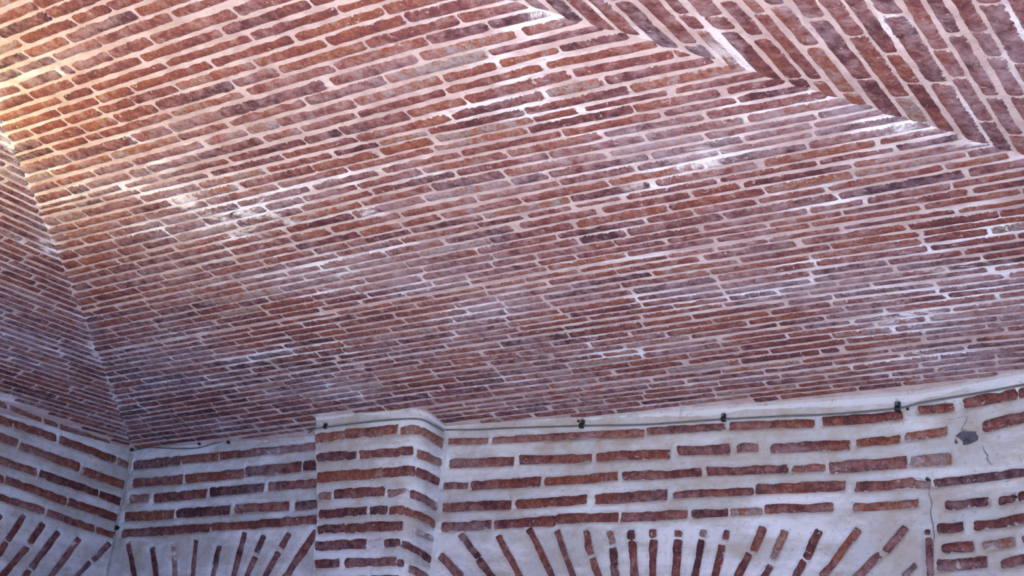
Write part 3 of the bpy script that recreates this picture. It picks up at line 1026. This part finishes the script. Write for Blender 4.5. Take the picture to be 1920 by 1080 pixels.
for s, x, y in cable_px:
    p, n = on(s, x, y, 0.0205 if s is W_BACK else 0.0185)
    cp.append(p)
# Catmull-Rom through the traced points
cpa = np.array(cp)
sm = []
for i in range(len(cpa) - 1):
    p0, p1, p2, p3 = cpa[max(i - 1, 0)], cpa[i], cpa[i + 1], cpa[min(i + 2, len(cpa) - 1)]
    for t in np.linspace(0, 1, 8, endpoint=False):
        sm.append(0.5 * ((2 * p1) + (-p0 + p2) * t + (2 * p0 - 5 * p1 + 4 * p2 - p3) * t * t + (-p0 + 3 * p1 - 3 * p2 + p3) * t ** 3))
sm.append(cpa[-1])
mb = MB()
tube(mb, sm, 0.0030, 10, 0)
o = mb.build('cable', [M_CABLE])
o['label'] = 'thin dark cable clipped along the top of the back wall and round the pilaster'
o['category'] = 'cable'


def box(mb, c, ax, ay, az, sx, sy, sz, mat=0):
    c = np.array(c)
    r = []
    for i in (-1, 1):
        for j in (-1, 1):
            for k in (-1, 1):
                r.append(c + ax * sx * i / 2 + ay * sy * j / 2 + az * sz * k / 2)
    mb.add(r, [[0, 1, 3, 2], [4, 6, 7, 5], [0, 4, 5, 1], [2, 3, 7, 6], [0, 2, 6, 4], [1, 5, 7, 3]], mat)


def clip(surf, px, py, size, label, turn=0.0):
    p, n = on(surf, px, py, 0.015)
    n = n / np.linalg.norm(n)
    up = np.array([0, 0, 1.0])
    tx = np.cross(up, n)
    tx /= np.linalg.norm(tx)
    a, b = math.cos(turn), math.sin(turn)
    tx, up = tx * a + up * b, up * a - tx * b
    root = bpy.data.objects.new('cable_clip', None)
    root.empty_display_size = 0.02
    root.location = p
    COL.objects.link(root)
    root['label'] = label
    root['category'] = 'cable clip'
    root['group'] = 'black clips pinning the cable'
    s = size
    m1 = MB()
    # saddle: arch over the cable
    k = 9
    rows = []
    for w in (-0.5, 0.5):
        outer = []
        for ang in np.linspace(0, math.pi, k):
            outer.append((math.cos(ang) * 0.5 * s, math.sin(ang) * 0.75 * s + 0.35 * s))
        inner = [(x * 0.55, (y - 0.35 * s) * 0.55 + 0.35 * s) for x, y in outer[::-1]]
        prof = [(0.5 * s, 0)] + outer + [(-0.5 * s, 0), (-0.275 * s, 0)] + inner + [(0.275 * s, 0)]
        rows.append([up * x + n * y + tx * w * s * 0.9 for x, y in prof])
    L = len(rows[0])
    vv = np.array(rows[0] + rows[1])
    fs = [[i, (i + 1) % L, L + (i + 1) % L, L + i] for i in range(L)]
    m1.add(vv, fs, 0)
    for w in (0, 1):   # end faces as quads between outer and inner arch
        r = rows[w]
        o_ = r[0:k + 2]
        i_ = [r[-1]] + r[k + 3:-1][::-1] + [r[k + 2]]
        q = np.array(o_ + i_)
        m = len(o_)
        m1.add(q, [[i, i + 1, m + i + 1, m + i] for i in range(m - 1)], 0)
    box(m1, up * s * 0.85 + n * s * 0.35, tx, up, n, s * 0.9, s * 0.8, s * 0.7)
    m1.build('saddle', [M_CLIP], smooth=False, parent=root)
    m2 = MB()
    b0 = up * s * 0.85
    tube(m2, [b0 - n * 0.004, b0 + n * s * 0.95], s * 0.13, 8)
    tube(m2, [b0 + n * s * 0.86, b0 + n * s * 1.0], s * 0.26, 8)
    m2.build('nail', [M_NAIL], smooth=False, parent=root)
    return root


clip(W_BACK, 255, 845, 0.016, 'black cable clip at the top of the far left corner')
clip(W_BACK, 286, 839, 0.009, 'tiny black clip on the cable just right of the corner')
clip(W_BACK, 381, 833, 0.014, 'black clip above the sagging cable, left one of the two mid-bay clips', 0.5)
clip(W_BACK, 436, 831, 0.015, 'black clip on the left bay, right one of the two mid-bay clips')
clip(W_BACK, 580, 811, 0.010, 'small black clip tucked against the left edge of the pilaster')
clip(W_PIL, 616, 803, 0.013, 'black clip at the top left of the pilaster front')
clip(W_BACK, 831, 808, 0.016, 'black clip where the pilaster meets the main wall', 0.3)
clip(W_BACK, 1097, 801, 0.017, 'black clip with a stray nail above it, over the middle bricks')
clip(W_BACK, 1362, 789, 0.015, 'black clip on the cable right of the wall middle')
clip(W_BACK, 1688, 770, 0.017, 'black clip near the right end where the cable starts to climb')

for px, py, r, label in [(1090, 792, 0.0045, 'dark nail head just above the middle cable clip'),
                         (1706, 770, 0.0045, 'dark nail head right of the last cable clip'),
                         (1745, 901, 0.005, 'dark nail head at the top of the upright mortar joint'),
                         (1908, 933, 0.0045, 'dark nail head in the bricks at the right edge')]:
    p, n = on(W_BACK, px, py, 0.0)
    mb = MB()
    tube(mb, [p, p + n * 0.020], r * 0.6, 8)
    tube(mb, [p + n * 0.018, p + n * 0.023], r, 10)
    o = mb.build('nail', [M_CLIP], smooth=False)
    o['label'] = label
    o['category'] = 'nail'
    o['group'] = 'nail heads in the back wall'

# conduit running down the far corner
q = []
for x, y in [(254, 852), (244, 900), (232, 955), (224, 991), (216, 1035), (207, 1080), (198, 1125)]:
    p, n = on(W_BACK, x, y, 0.022)
    q.append(p)
q[-1] = q[-2] + (q[-2] - q[0]) / np.linalg.norm(q[-2] - q[0]) * 0.12
bottom = q[-1].copy()
bottom[2] = 0.0
q.append(bottom)
qq, _ = resample(q, 0.05)
root = bpy.data.objects.new('conduit', None)
root.empty_display_size = 0.02
root.location = bottom
COL.objects.link(root)
root['label'] = 'thin pale conduit running down the far left corner'
root['category'] = 'conduit'
mb = MB()
tube(mb, qq - bottom, 0.0055, 10)
mb.build('pipe', [M_COND], parent=root)
mb = MB()
pc = np.array(q[3]) - bottom
tube(mb, [pc + (0, 0, 0.012), pc - (0, 0, 0.012)], 0.0085, 10)
box(mb, pc + np.array([0.012, 0.008, 0]), np.array([1.0, 0, 0]), np.array([0, 1.0, 0]), np.array([0, 0, 1.0]), 0.02, 0.012, 0.014)
mb.build('bracket', [M_CLIP], smooth=False, parent=root)

# stone fragment wedged in the broken mortar at the right
poly = [(1790, 821), (1801, 817), (1812, 812), (1842, 811), (1838, 828), (1822, 835), (1805, 839), (1797, 834)]
mb = MB()
ctr = np.mean([on(W_BACK, x, y, 0)[0] for x, y in poly], axis=0)
ring = []
for i, (x, y) in enumerate(poly):
    p0, n = on(W_BACK, x, y, -0.03)
    p1, _ = on(W_BACK, x, y, 0.010 + 0.008 * ((i * 7) % 3))
    ring.append((p0, p1, p1 * 0.78 + (ctr + n * 0.026) * 0.22))
K = len(ring)
vv = [a for r in ring for a in r] + [ctr + n * 0.024 + np.array([0.01, 0, 0.006])]
fs = []
for i in range(K):
    j = (i + 1) % K
    fs.append([3 * i, 3 * j, 3 * j + 1, 3 * i + 1])
    fs.append([3 * i + 1, 3 * j + 1, 3 * j + 2, 3 * i + 2])
for i in range(0, K, 2):
    j, k = (i + 1) % K, (i + 2) % K
    fs.append([3 * i + 2, 3 * j + 2, 3 * k + 2, 3 * K])
mb.add(vv, fs, 0)
o = mb.build('stone_fragment', [M_STONE], smooth=False)
o['label'] = 'angular blue grey stone fragment wedged in cracked mortar'
o['category'] = 'stone'
